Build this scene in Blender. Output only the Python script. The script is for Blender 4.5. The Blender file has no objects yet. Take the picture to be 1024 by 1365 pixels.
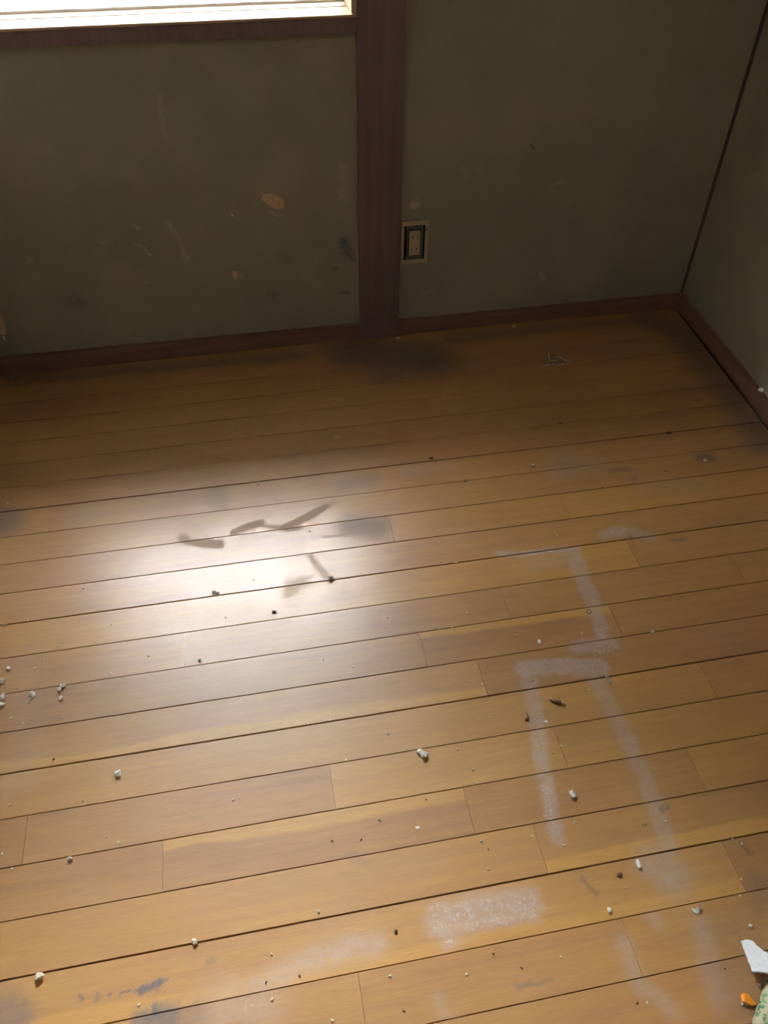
import bpy, bmesh, math, random
from mathutils import Vector, Matrix, noise

# ------------------------------------------------------------------ camera
FPX = 1081.64
CAMX, CAMY, CAMZ = -0.23676, -1.81817, 1.20137
RA, RB, RC = -0.195158, 0.782954, 0.012866
sc = bpy.context.scene
COL = sc.collection
ROT = Matrix.Rotation(RA, 3, 'Z') @ Matrix.Rotation(RB, 3, 'X') @ Matrix.Rotation(RC, 3, 'Z')
CAM = Vector((CAMX, CAMY, CAMZ))
cd = bpy.data.cameras.new('camera')
cam = bpy.data.objects.new('camera', cd)
COL.objects.link(cam)
cam.matrix_world = Matrix.Translation(CAM) @ ROT.to_4x4()
cd.sensor_fit = 'HORIZONTAL'
cd.sensor_width = 36.0
cd.lens = 36.0 * FPX / 1024.0
cd.clip_start = 0.01
sc.camera = cam

# ------------------------------------------------------------------ sky, light, exposure
SKY = 16.0
world = bpy.data.worlds.new('overcast_sky')
sc.world = world
world.use_nodes = True
wn = world.node_tree
wn.nodes.clear()
wo = wn.nodes.new('ShaderNodeOutputWorld')
wb = wn.nodes.new('ShaderNodeBackground')
wb.inputs['Color'].default_value = (0.95, 0.955, 1.03, 1)
wb.inputs['Strength'].default_value = SKY
wn.links.new(wb.outputs[0], wo.inputs[0])
# overcast: brighter overhead than at the horizon, the same all the way round
wt = wn.nodes.new('ShaderNodeTexCoord')
wsx = wn.nodes.new('ShaderNodeSeparateXYZ')
wn.links.new(wt.outputs['Generated'], wsx.inputs[0])
wmr = wn.nodes.new('ShaderNodeMapRange')
wmr.interpolation_type = 'LINEAR'
for k_, v_ in enumerate((0.0, 1.0, 0.60 * SKY, 1.35 * SKY)):
    wmr.inputs[k_ + 1].default_value = v_
wpw = wn.nodes.new('ShaderNodeMath'); wpw.operation = 'POWER'; wpw.use_clamp = True
wn.links.new(wsx.outputs[2], wpw.inputs[0]); wpw.inputs[1].default_value = 2.0
wn.links.new(wpw.outputs[0], wmr.inputs[0])
wn.links.new(wmr.outputs[0], wb.inputs['Strength'])

pl = bpy.data.lights.new('window_portal', 'AREA')
pl.shape = 'RECTANGLE'
pl.size = 0.90
pl.size_y = 1.16
pl.cycles.is_portal = True
po = bpy.data.objects.new('window_portal', pl)
COL.objects.link(po)
po.location = (-0.38, 0.175, 1.32)
po.rotation_euler = (math.radians(-90), 0, 0)     # faces into the room (-y)

# dim fill light added under the ceiling behind the camera, no fixture
FILL = 0.12
fl = bpy.data.lights.new('room_fill_light', 'AREA')
fl.shape = 'DISK'
fl.size = 0.5
fl.energy = FILL
fl.color = (0.86, 0.93, 1.0)
fo = bpy.data.objects.new('room_fill_light', fl)
COL.objects.link(fo)
fo.location = (0.0, -1.9, 2.25)

vs = sc.view_settings
sc.display_settings.display_device = 'sRGB'
vs.view_transform = 'Standard'
vs.look = 'None'
vs.gamma = 1.0
vs.exposure = 4.15
vs.use_curve_mapping = False

# ------------------------------------------------------------------ helpers
def ray(px, py):
    return ROT @ Vector(((px - 512) / FPX, -(py - 682.5) / FPX, -1.0))

def FP(px, py, z=0.0):
    d = ray(px, py)
    return CAM + d * ((z - CAM.z) / d.z)

def WP(px, py, y=0.012):
    d = ray(px, py)
    return CAM + d * ((y - CAM.y) / d.y)

def mpp(P):
    return (P - CAM).length / FPX * 0.98

def link(name, bm, mat, parent=None, smooth=False):
    me = bpy.data.meshes.new(name)
    bm.normal_update()
    bm.to_mesh(me)
    bm.free()
    if smooth:
        for p in me.polygons:
            p.use_smooth = True
    o = bpy.data.objects.new(name, me)
    COL.objects.link(o)
    if mat:
        me.materials.append(mat)
    if parent:
        o.parent = parent
    return o

def box(bm, x0, x1, y0, y1, z0, z1, bev=0.0):
    v = [bm.verts.new(c) for c in ((x0, y0, z0), (x1, y0, z0), (x1, y1, z0), (x0, y1, z0),
                                   (x0, y0, z1), (x1, y0, z1), (x1, y1, z1), (x0, y1, z1))]
    fs = [bm.faces.new([v[i] for i in q]) for q in ((0, 3, 2, 1), (4, 5, 6, 7), (0, 1, 5, 4),
                                                     (1, 2, 6, 5), (2, 3, 7, 6), (3, 0, 4, 7))]
    if bev:
        es = list({e for f in fs for e in f.edges})
        bmesh.ops.bevel(bm, geom=es, offset=bev, segments=2, affect='EDGES')
    return v

def boxo(name, dims, mat, parent=None, bev=0.0):
    bm = bmesh.new()
    box(bm, *dims, bev=bev)
    return link(name, bm, mat, parent)

def tag(o, label=None, cat=None, group=None, kind=None):
    if label: o['label'] = label
    if cat: o['category'] = cat
    if group: o['group'] = group
    if kind: o['kind'] = kind
    return o

def empty(name, loc):
    o = bpy.data.objects.new(name, None)
    COL.objects.link(o)
    o.location = loc
    o.empty_display_size = 0.05
    return o

def newmat(name):
    m = bpy.data.materials.new(name)
    m.use_nodes = True
    nt = m.node_tree
    nt.nodes.clear()
    out = nt.nodes.new('ShaderNodeOutputMaterial')
    b = nt.nodes.new('ShaderNodeBsdfPrincipled')
    nt.links.new(b.outputs[0], out.inputs[0])
    return m, nt, b

class NT:
    """small helper to write node maths compactly"""
    def __init__(s, nt): s.nt = nt
    def put(s, sock, v):
        if isinstance(v, bpy.types.NodeSocket): s.nt.links.new(v, sock)
        elif v is not None: sock.default_value = v
    def m(s, op, a, b=None, c=None, clamp=False):
        n = s.nt.nodes.new('ShaderNodeMath'); n.operation = op; n.use_clamp = clamp
        s.put(n.inputs[0], a)
        if b is not None: s.put(n.inputs[1], b)
        if c is not None: s.put(n.inputs[2], c)
        return n.outputs[0]
    def v(s, op, a, b=None, out=0):
        n = s.nt.nodes.new('ShaderNodeVectorMath'); n.operation = op
        s.put(n.inputs[0], a)
        if b is not None:
            s.put(n.inputs[3] if op == 'SCALE' else n.inputs[1], b)
        return n.outputs[out]
    def noise(s, vec, scale, detail=3.0, rough=0.55, col=False, dist=0.0):
        n = s.nt.nodes.new('ShaderNodeTexNoise')
        s.put(n.inputs['Vector'], vec)
        n.inputs['Scale'].default_value = scale
        n.inputs['Detail'].default_value = detail
        n.inputs['Roughness'].default_value = rough
        n.inputs['Distortion'].default_value = dist
        return n.outputs['Color' if col else 'Fac']
    def mix(s, fac, a, b, mode='MIX'):
        n = s.nt.nodes.new('ShaderNodeMix'); n.data_type = 'RGBA'; n.blend_type = mode
        s.put(n.inputs[0], fac)
        for i, x in ((6, a), (7, b)):
            if isinstance(x, tuple) and len(x) == 3: x = (*x, 1)
            s.put(n.inputs[i], x)
        return n.outputs[2]
    def mr(s, x, a, b, c=0.0, d=1.0, smooth=True):
        n = s.nt.nodes.new('ShaderNodeMapRange')
        n.interpolation_type = 'SMOOTHSTEP' if smooth else 'LINEAR'
        s.put(n.inputs[0], x)
        for i, k in enumerate((a, b, c, d)): s.put(n.inputs[i + 1], k)
        return n.outputs[0]
    def bump(s, h, strength, dist):
        n = s.nt.nodes.new('ShaderNodeBump')
        n.inputs['Strength'].default_value = strength
        n.inputs['Distance'].default_value = dist
        s.put(n.inputs['Height'], h)
        return n.outputs[0]
    def geo(s, k='Position'):
        return s.nt.nodes.new('ShaderNodeNewGeometry').outputs[k]
    def scale(s, vec, xyz):
        return s.v('MULTIPLY', vec, Vector(xyz))

# node group: soft mask around a segment A-B of half width W
def seg_group():
    g = bpy.data.node_groups.new('segment_mask', 'ShaderNodeTree')
    for nm, t in (('P', 'NodeSocketVector'), ('A', 'NodeSocketVector'), ('AB', 'NodeSocketVector'),
                  ('InvL2', 'NodeSocketFloat'), ('W', 'NodeSocketFloat'), ('Soft', 'NodeSocketFloat'), ('S', 'NodeSocketFloat'), ('Prev', 'NodeSocketFloat')):
        g.interface.new_socket(nm, in_out='INPUT', socket_type=t)
    g.interface.new_socket('M', in_out='OUTPUT', socket_type='NodeSocketFloat')
    gi = g.nodes.new('NodeGroupInput'); go = g.nodes.new('NodeGroupOutput')
    h = NT(g)
    # the running maximum feeds the next segment, so that the masks are evaluated one after another
    pa = h.v('SUBTRACT', h.v('ADD', gi.outputs[0], h.m('MULTIPLY', gi.outputs[7], 1e-8)), gi.outputs[1])
    t = h.m('MULTIPLY', h.v('DOT_PRODUCT', pa, gi.outputs[2], out=1), gi.outputs[3], clamp=True)
    dd = h.v('SUBTRACT', pa, h.v('SCALE', gi.outputs[2], t))
    d = h.v('LENGTH', dd, out=1)
    hi = h.m('MULTIPLY', gi.outputs[4], h.m('ADD', 1.0, gi.outputs[5]))
    lo = h.m('MULTIPLY', gi.outputs[4], h.m('SUBTRACT', 1.0, gi.outputs[5]))
    k = h.mr(d, lo, hi, 1.0, 0.0)
    g.links.new(h.m('MAXIMUM', h.m('MULTIPLY', k, gi.outputs[6]), gi.outputs[7]), go.inputs[0])
    return g
SEG = seg_group()

def segs(h, P, lst):
    """lst: (A, B, halfwidth, softness, strength) in world metres; returns max of the masks"""
    acc = 0.0
    for A, B, w, soft, st in lst:
        n = h.nt.nodes.new('ShaderNodeGroup'); n.node_tree = SEG
        h.nt.links.new(P, n.inputs[0])
        AB = B - A
        n.inputs[1].default_value = A
        n.inputs[2].default_value = AB
        n.inputs[3].default_value = 1.0 / max(AB.length_squared, 1e-8)
        n.inputs[4].default_value = w
        n.inputs[5].default_value = soft
        n.inputs[6].default_value = st
        h.put(n.inputs[7], acc)
        acc = n.outputs[0]
    return acc

def poly(pts, w, soft, st, surf=FP):
    P = [surf(*p) for p in pts]
    if len(P) == 1: P.append(P[0] + Vector((0.0005, 0, 0)))
    return [(P[i], P[i + 1], w * mpp(P[i]) / 2, soft, st) for i in range(len(P) - 1)]

# ------------------------------------------------------------------ materials
def mat_floor(WHITE, CHALK, GRIME, MATTE):
    m, nt, b = newmat('varnished_wood_floor')
    h = NT(nt)
    P = h.geo()
    oi = nt.nodes.new('ShaderNodeObjectInfo')
    sep = nt.nodes.new('ShaderNodeSeparateColor'); nt.links.new(oi.outputs['Color'], sep.inputs[0])
    tone, up, lo = sep.outputs[0], sep.outputs[1], sep.outputs[2]
    tc = nt.nodes.new('ShaderNodeTexCoord').outputs['Object']
    sx = nt.nodes.new('ShaderNodeSeparateXYZ'); nt.links.new(tc, sx.inputs[0])
    off = h.m('MULTIPLY', oi.outputs['Random'], 37.0)
    cmb = nt.nodes.new('ShaderNodeCombineXYZ'); nt.links.new(off, cmb.inputs[0]); nt.links.new(off, cmb.inputs[2])
    q = h.v('ADD', tc, cmb.outputs[0])
    g1 = h.noise(h.scale(q, (1.3, 30, 1)), 3.0, 4, 0.55)
    g2 = h.noise(h.scale(q, (8, 150, 1)), 4.0, 3, 0.6)
    g3 = h.noise(h.scale(q, (2.2, 8, 1)), 2.4, 2, 0.5)
    ydist = h.m('ADD', sx.outputs[1], h.m('MULTIPLY', h.m('SUBTRACT', g3, 0.5), 0.035))
    sU = h.m('MULTIPLY', h.mr(ydist, 0.012, 0.020), up)
    sL = h.m('MULTIPLY', h.mr(ydist, -0.014, -0.022), lo)
    streak = h.m('MAXIMUM', sU, sL)
    t = h.m('ADD', tone, h.m('MULTIPLY', h.m('SUBTRACT', g1, 0.5), 0.75))
    t = h.m('ADD', t, h.m('MULTIPLY', h.m('SUBTRACT', g3, 0.5), 0.5))
    t = h.m('ADD', t, h.m('MULTIPLY', streak, 0.65), clamp=True)
    col = h.mix(t, FLOOR_DARK, FLOOR_GOLD)
    fine = h.mr(g2, 0.3, 0.7, 0.90, 1.08, False)
    col = h.mix(1.0, col, fine, 'MULTIPLY')
    # red-brown breadth variation
    rb = h.noise(P, 2.3, 2, 0.5)
    col = h.mix(h.mr(rb, 0.45, 0.75, 0.0, 0.35), col, h.mix(1.0, col, (1.03, 0.90, 0.95), 'MULTIPLY'))
    # warped coordinates for worn edges of stains
    w1 = h.v('SUBTRACT', h.noise(P, 55, 5, 0.75, col=True), (0.5, 0.5, 0.5))
    Pw = h.v('ADD', P, h.scale(w1, (0.028, 0.028, 0)))
    blot = h.noise(P, 70, 4, 0.7)
    brk = h.mr(h.m('ADD', h.m('MULTIPLY', blot, 0.5), h.m('MULTIPLY', h.noise(P, 210, 4, 0.75), 0.5)), 0.36, 0.62, 0.22, 1.1, False)
    white = h.m('MULTIPLY', segs(h, Pw, WHITE), brk)
    dust = h.m('MULTIPLY', h.mr(h.noise(P, 6, 5, 0.6), 0.5, 0.8), 0.10)
    chalk = h.m('MULTIPLY', h.mr(h.noise(P, 190, 5, 0.8), 0.50, 0.68, 0.0, 0.8), segs(h, Pw, CHALK))
    col = h.mix(h.m('ADD', white, dust, clamp=True), col, (0.47, 0.37, 0.33))
    col = h.mix(chalk, col, (0.78, 0.74, 0.68))
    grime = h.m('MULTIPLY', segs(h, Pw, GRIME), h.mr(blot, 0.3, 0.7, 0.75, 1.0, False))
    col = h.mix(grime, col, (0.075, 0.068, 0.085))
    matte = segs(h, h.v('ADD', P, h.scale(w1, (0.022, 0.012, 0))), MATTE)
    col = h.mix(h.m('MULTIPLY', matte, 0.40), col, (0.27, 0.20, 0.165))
    nt.links.new(col, b.inputs['Base Color'])
    r = h.m('ADD', FLOOR_ROUGH, h.m('MULTIPLY', h.m('SUBTRACT', h.noise(P, 14, 4, 0.6), 0.5), 0.10))
    r = h.m('ADD', r, h.m('MULTIPLY', h.m('SUBTRACT', g1, 0.5), 0.08))
    r = h.m('ADD', r, h.m('MULTIPLY', white, 0.35))
    r = h.m('ADD', r, h.m('MULTIPLY', h.m('MAXIMUM', matte, grime), 0.35), clamp=True)
    nt.links.new(r, b.inputs['Roughness'])
    b.inputs['Specular IOR Level'].default_value = FLOOR_SPEC
    b.inputs['Coat Weight'].default_value = 0.25
    b.inputs['Coat Roughness'].default_value = 0.40
    hgt = h.m('ADD', h.m('MULTIPLY', g2, 0.5), h.m('MULTIPLY', g1, 0.8))
    nt.links.new(h.bump(hgt, 0.25, 0.0006), b.inputs['Normal'])
    return m

def mat_wall(name, base, marks=None):
    m, nt, b = newmat(name)
    h = NT(nt)
    P = h.geo()
    n1 = h.noise(P, 5.0, 4, 0.6)
    n2 = h.noise(P, 420, 3, 0.7)
    col = h.mix(h.mr(n1, 0.3, 0.75), base, tuple(c * k for c, k in zip(base, (1.22, 1.15, 1.10))))
    col = h.mix(1.0, col, h.mr(n2, 0.25, 0.75, 0.80, 1.18, False), 'MULTIPLY')
    if marks:
        w1 = h.v('SUBTRACT', h.noise(P, 60, 4, 0.65, col=True), (0.5, 0.5, 0.5))
        Pw = h.v('ADD', P, h.scale(w1, (0.012, 0, 0.012)))
        brk = h.mr(h.noise(P, 90, 3, 0.7), 0.38, 0.6, 0.25, 1.0)
        col = h.mix(h.m('MULTIPLY', segs(h, Pw, marks[0]), brk), col, (0.62, 0.50, 0.37))
        col = h.mix(h.m('MULTIPLY', segs(h, Pw, marks[1]), brk), col, (0.09, 0.11, 0.13))
    nt.links.new(col, b.inputs['Base Color'])
    b.inputs['Roughness'].default_value = 0.92
    b.inputs['Specular IOR Level'].default_value = 0.2
    nt.links.new(h.bump(n2, 0.5, 0.0012), b.inputs['Normal'])
    return m

def mat_wood(name, c1, c2, rough=0.45, axis='x', spec=0.4):
    m, nt, b = newmat(name)
    h = NT(nt)
    tc = h.geo()
    s = {'x': (2, 60, 60), 'y': (60, 2, 60), 'z': (60, 60, 2)}[axis]
    g = h.noise(h.scale(tc, s), 1.2, 4, 0.6)
    g2 = h.noise(tc, 9, 3, 0.6)
    col = h.mix(h.mr(h.m('ADD', h.m('MULTIPLY', g, 0.7), h.m('MULTIPLY', g2, 0.3)), 0.3, 0.7), c1, c2)
    nt.links.new(col, b.inputs['Base Color'])
    b.inputs['Roughness'].default_value = rough
    b.inputs['Specular IOR Level'].default_value = spec
    nt.links.new(h.bump(g, 0.2, 0.0005), b.inputs['Normal'])
    return m

def mat_plain(name, col, rough=0.6, metal=0.0, var=0.12, scale=60.0, bump=0.0, spec=0.5):
    m, nt, b = newmat(name)
    h = NT(nt)
    n = h.noise(h.geo(), scale, 3, 0.6)
    c = h.mix(1.0, (*col, 1), h.mr(n, 0.25, 0.75, 1 - var, 1 + var, False), 'MULTIPLY')
    nt.links.new(c, b.inputs['Base Color'])
    b.inputs['Roughness'].default_value = rough
    b.inputs['Metallic'].default_value = metal
    b.inputs['Specular IOR Level'].default_value = spec
    if bump: nt.links.new(h.bump(n, bump, 0.0008), b.inputs['Normal'])
    return m

def mat_glass():
    m = bpy.data.materials.new('window_glass'); m.use_nodes = True
    nt = m.node_tree; nt.nodes.clear()
    out = nt.nodes.new('ShaderNodeOutputMaterial')
    tr = nt.nodes.new('ShaderNodeBsdfTransparent'); tr.inputs[0].default_value = (0.93, 0.96, 0.95, 1)
    gl = nt.nodes.new('ShaderNodeBsdfGlossy'); gl.inputs['Roughness'].default_value = 0.02
    fr = nt.nodes.new('ShaderNodeFresnel'); fr.inputs[0].default_value = 1.45
    h = NT(nt)
    mx = nt.nodes.new('ShaderNodeMixShader')
    nt.links.new(h.m('MULTIPLY', fr.outputs[0], 0.9), mx.inputs[0])
    nt.links.new(tr.outputs[0], mx.inputs[1]); nt.links.new(gl.outputs[0], mx.inputs[2])
    nt.links.new(mx.outputs[0], out.inputs[0])
    return m

def mat_film(name, col, alpha):
    m, nt, b = newmat(name)
    h = NT(nt)
    b.inputs['Base Color'].default_value = (*col, 1)
    b.inputs['Roughness'].default_value = 0.25
    n = h.noise(h.geo(), 200, 3, 0.6)
    nt.links.new(h.mr(n, 0.3, 0.7, alpha * 0.7, min(1, alpha * 1.3)), b.inputs['Alpha'])
    return m

def mat_cloth():
    m, nt, b = newmat('cream_cloth_with_green_print')
    h = NT(nt)
    P = h.geo()
    vor = nt.nodes.new('ShaderNodeTexVoronoi'); vor.inputs['Scale'].default_value = 120
    w = h.v('ADD', P, h.v('SCALE', h.noise(P, 120, 3, 0.6, col=True), 0.012))
    nt.links.new(w, vor.inputs['Vector'])
    leaf = h.mr(vor.outputs['Distance'], 0.36, 0.50, 1.0, 0.0)
    pick = nt.nodes.new('ShaderNodeSeparateColor'); nt.links.new(vor.outputs['Color'], pick.inputs[0])
    leaf = h.m('MULTIPLY', leaf, h.mr(pick.outputs[0], 0.30, 0.36))
    green = h.mix(pick.outputs[1], (0.03, 0.16, 0.07), (0.20, 0.38, 0.20))
    weave = h.noise(P, 900, 2, 0.6)
    base = h.mix(h.mr(weave, 0.3, 0.7), (0.42, 0.36, 0.22), (0.60, 0.52, 0.34))
    nt.links.new(h.mix(leaf, base, green), b.inputs['Base Color'])
    b.inputs['Roughness'].default_value = 0.85
    nt.links.new(h.bump(weave, 0.4, 0.0008), b.inputs['Normal'])
    return m

# albedo and gloss of the floor
FLOOR_DARK = (0.355, 0.165, 0.070)
FLOOR_GOLD = (0.58, 0.300, 0.078)
FLOOR_ROUGH = 0.37
FLOOR_SPEC = 0.8

# worn marks on the floor: points on the floor plane
WHITE = []
for pts, w, so, st in (
    ([(664, 738), (700, 738), (772, 731)], 9, .6, .75),
    ([(764, 738), (776, 772), (792, 806), (806, 852)], 21, .35, .62),
    ([(712, 752), (760, 742)], 24, .8, .30),
    ([(806, 713), (834, 707), (868, 716)], 17, .5, .60),
    ([(700, 892), (742, 888), (800, 890)], 26, .30, .72),
    ([(770, 862), (815, 858)], 22, .5, .62),
    ([(704, 895), (716, 960), (720, 1010)], 21, .4, .60),
    ([(722, 1010), (733, 1066), (742, 1118)], 17, .6, .70),
    ([(790, 900), (828, 968), (852, 1020), (876, 1080), (892, 1135)], 21, .5, .52),
    ([(872, 1150), (896, 1166)], 44, .7, .50),
    ([(590, 1228), (650, 1212), (702, 1205)], 42, .45, .62),
    ([(596, 1258), (606, 1254)], 16, .6, .55),
    ([(345, 1316), (400, 1286), (465, 1262), (500, 1258)], 26, .9, .50),
    ([(300, 1345), (345, 1340)], 56, .9, .40),
    ([(832, 1255), (846, 1298), (862, 1318), (896, 1345)], 20, .7, .42),
    ([(934, 1232), (944, 1280), (958, 1330)], 24, .7, .38),
    ([(870, 1222), (878, 1232)], 14, .7, .40),
    ([(584, 1330), (592, 1350)], 14, .7, .30),
    ([(758, 612), (745, 625), (790, 618)], 36, .9, .32),
    ([(545, 628), (600, 622)], 26, .9, .22),
    ([(860, 648), (940, 650)], 30, .9, .20),
    ([(100, 690), (130, 680)], 30, .9, .22),
    ([(30, 880), (36, 960), (22, 1040)], 40, .9, .18),
    ([(450, 640), (480, 650)], 30, .9, .22)):
    WHITE += poly(pts, w, so, st)
CHALK = []
for pts, w, so, st in (
    ([(788, 800)], 8, .5, .9), ([(799, 842), (803, 846)], 11, .5, .95), ([(814, 856), (820, 862)], 10, .5, .95),
    ([(700, 738), (735, 735)], 5, .5, .9), ([(815, 708), (832, 706)], 10, .5, .8),
    ([(727, 1050), (735, 1090)], 12, .6, .7), ([(590, 1225), (705, 1210)], 34, .5, .55), ([(596, 1256), (604, 1256)], 9, .5, .8),
    ([(396, 1282)], 9, .5, .6), ([(330, 1340)], 14, .5, .6), ([(795, 872), (822, 868)], 12, .5, .6)):
    CHALK += poly(pts, w, so, st)
GRIME = []
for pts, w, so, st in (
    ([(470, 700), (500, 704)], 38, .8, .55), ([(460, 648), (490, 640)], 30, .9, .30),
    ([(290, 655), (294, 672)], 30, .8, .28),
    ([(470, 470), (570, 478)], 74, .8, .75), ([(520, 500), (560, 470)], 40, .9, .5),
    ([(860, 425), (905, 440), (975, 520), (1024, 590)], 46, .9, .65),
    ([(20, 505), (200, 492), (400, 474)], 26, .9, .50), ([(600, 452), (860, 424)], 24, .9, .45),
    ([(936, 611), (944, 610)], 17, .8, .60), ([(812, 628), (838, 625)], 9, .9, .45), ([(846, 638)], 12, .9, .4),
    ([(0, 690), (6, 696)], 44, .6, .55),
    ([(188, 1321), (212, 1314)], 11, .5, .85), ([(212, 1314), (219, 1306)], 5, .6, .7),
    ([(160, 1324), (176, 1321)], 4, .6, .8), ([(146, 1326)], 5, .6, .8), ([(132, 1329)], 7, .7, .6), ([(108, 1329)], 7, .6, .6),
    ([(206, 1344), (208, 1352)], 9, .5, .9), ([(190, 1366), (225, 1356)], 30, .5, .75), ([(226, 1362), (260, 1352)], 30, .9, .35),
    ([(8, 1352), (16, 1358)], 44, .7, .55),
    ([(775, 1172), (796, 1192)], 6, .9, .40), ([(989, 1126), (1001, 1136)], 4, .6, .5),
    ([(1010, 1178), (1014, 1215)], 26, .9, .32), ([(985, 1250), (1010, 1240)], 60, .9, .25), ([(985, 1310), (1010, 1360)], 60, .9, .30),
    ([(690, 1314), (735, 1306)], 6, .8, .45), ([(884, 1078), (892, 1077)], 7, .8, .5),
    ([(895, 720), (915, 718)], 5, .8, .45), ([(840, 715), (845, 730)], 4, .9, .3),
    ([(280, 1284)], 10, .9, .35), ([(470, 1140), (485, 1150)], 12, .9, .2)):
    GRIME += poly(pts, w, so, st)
MATTE = []
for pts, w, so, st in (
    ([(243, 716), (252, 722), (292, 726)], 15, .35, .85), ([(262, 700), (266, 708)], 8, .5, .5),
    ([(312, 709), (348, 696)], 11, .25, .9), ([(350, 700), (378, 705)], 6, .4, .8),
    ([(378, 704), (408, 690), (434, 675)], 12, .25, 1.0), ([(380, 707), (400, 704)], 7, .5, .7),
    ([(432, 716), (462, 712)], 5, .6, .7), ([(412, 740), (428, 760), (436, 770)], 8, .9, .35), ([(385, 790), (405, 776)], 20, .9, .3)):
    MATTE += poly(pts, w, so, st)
WALLPALE = []
for pts, w, so, st in (
    ([(224, 297), (238, 318), (246, 340)], 4, .6, .55), ([(244, 336), (249, 345)], 8, .5, .60),
    ([(134, 323), (148, 326)], 4, .8, .35), ([(178, 324), (190, 328), (198, 337)], 4, .7, .45), ([(196, 337), (200, 339)], 5, .5, .6),
    ([(179, 301), (184, 304)], 5, .7, .5), ([(36, 344), (40, 347)], 6, .7, .5), ([(190, 375), (200, 377)], 3, .7, .35),
    ([(617, 224), (622, 236)], 6, .8, .38), ([(640, 224), (644, 233)], 5, .8, .38), ([(735, 247), (750, 242)], 3, .7, .4),
    ([(722, 366), (724, 370)], 7, .6, .7), ([(455, 225), (460, 262)], 12, .9, .35), ([(448, 252), (456, 262)], 5, .7, .45),
    ([(360, 283), (372, 288)], 3, .7, .4), ([(318, 367), (322, 369)], 5, .8, .4), ([(420, 345), (424, 347)], 5, .8, .4),
    ([(212, 130), (220, 180)], 7, .9, .25), ([(560, 392), (576, 388)], 4, .8, .35), ([(553, 266), (556, 272)], 10, .8, .3)):
    WALLPALE += poly(pts, w, so, st, WP)
WALLDARK = []
for pts, w, so, st in (
    ([(458, 322), (464, 336)], 13, .7, .75), ([(466, 340), (472, 346)], 6, .6, .8), ([(447, 358)], 8, .7, .5),
    ([(456, 391), (464, 390)], 4, .6, .7), ([(360, 391), (366, 393)], 9, .8, .5), ([(708, 194), (712, 199)], 3, .5, .8),
    ([(95, 400), (108, 404)], 14, .9, .45), ([(376, 343), (384, 345)], 8, .9, .3)):
    WALLDARK += poly(pts, w, so, st, WP)

M = {}
FLOORMATS = {}
def near(lst, x0, x1, y0, y1):
    out = []
    for k, (A, B, w, so, st) in enumerate(lst):
        e = w * (1 + so) + 0.02
        if max(A.x, B.x) + e > x0 and min(A.x, B.x) - e < x1 and max(A.y, B.y) + e > y0 and min(A.y, B.y) - e < y1:
            out.append(k)
    return tuple(out)
def floor_mat(x0, x1, y0, y1):
    """the varnished wood with only those worn marks that lie on this strip"""
    key = tuple(near(l, x0, x1, y0, y1) for l in (WHITE, CHALK, GRIME, MATTE))
    if key not in FLOORMATS:
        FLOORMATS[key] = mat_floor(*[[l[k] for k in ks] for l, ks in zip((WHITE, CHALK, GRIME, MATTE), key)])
    return FLOORMATS[key]
M['sub'] = mat_plain('dark_subfloor', (0.02, 0.013, 0.009), 0.95)
WALLC = (0.325, 0.295, 0.232)
M['wall'] = mat_wall('olive_sand_plaster_scuffed', WALLC, [[t for t in l if t[0].x < 0.06] for l in (WALLPALE, WALLDARK)])
M['wallr'] = mat_wall('olive_sand_plaster_right', WALLC, [[t for t in l if t[0].x > 0.06] for l in (WALLPALE, WALLDARK)])
M['wall2'] = mat_wall('olive_sand_plaster_plain', WALLC)
M['post'] = mat_wood('purple_brown_painted_post', (0.185, 0.110, 0.118), (0.235, 0.145, 0.150), 0.55, 'z', 0.3)
M['base'] = mat_wood('red_brown_baseboard', (0.20, 0.100, 0.070), (0.28, 0.145, 0.100), 0.5, 'x')
M['basey'] = mat_wood('red_brown_baseboard_side', (0.20, 0.100, 0.070), (0.28, 0.145, 0.100), 0.5, 'y')
M['strip'] = mat_wood('dark_corner_strip', (0.13, 0.085, 0.078), (0.16, 0.10, 0.09), 0.7, 'z', 0.2)
M['sill'] = mat_wood('varnished_sill_wood', (0.42, 0.27, 0.17), (0.55, 0.37, 0.24), 0.4, 'x')
M['alu'] = mat_plain('aluminium_sash', (0.55, 0.56, 0.56), 0.4, 0.6, 0.05)
M['glass'] = mat_glass()
M['ceil'] = mat_wood('ceiling_boards', (0.34, 0.25, 0.16), (0.44, 0.33, 0.21), 0.7, 'y')
M['outwall'] = mat_plain('neighbour_grey_render', (0.058, 0.068, 0.067), 0.9, 0, 0.1, 6)
M['ground'] = mat_plain('concrete_ground', (0.38, 0.38, 0.36), 0.9, 0, 0.15, 9)
M['eave'] = mat_plain('painted_eave', (0.30, 0.27, 0.24), 0.8)
M['plaster'] = mat_plain('white_plaster_crumb', (0.82, 0.76, 0.69), 0.95, 0, 0.12, 700, 0.5, 0.15)
M['paleplaster'] = mat_plain('cream_plaster_speck', (0.68, 0.58, 0.42), 0.9, 0, 0.15, 700)
M['dark'] = mat_plain('dark_dirt', (0.13, 0.085, 0.060), 0.95, 0, 0.3, 700, 0, 0.1)
M['brown'] = mat_plain('brown_dried_scrap', (0.17, 0.085, 0.035), 0.7, 0, 0.45, 500, 0.6)
M['tan'] = mat_plain('tan_dried_scrap', (0.42, 0.27, 0.14), 0.7, 0, 0.35, 500, 0.6)
M['grey'] = mat_plain('grey_lint', (0.27, 0.225, 0.18), 0.95, 0, 0.3, 600, 0.5, 0.1)
M['paper'] = mat_plain('torn_white_foam', (0.78, 0.765, 0.76), 0.85, 0, 0.07, 220, 0.6)
M['foamside'] = mat_plain('torn_foam_edge', (0.62, 0.55, 0.44), 0.9, 0, 0.1, 300, 0.6)
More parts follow.
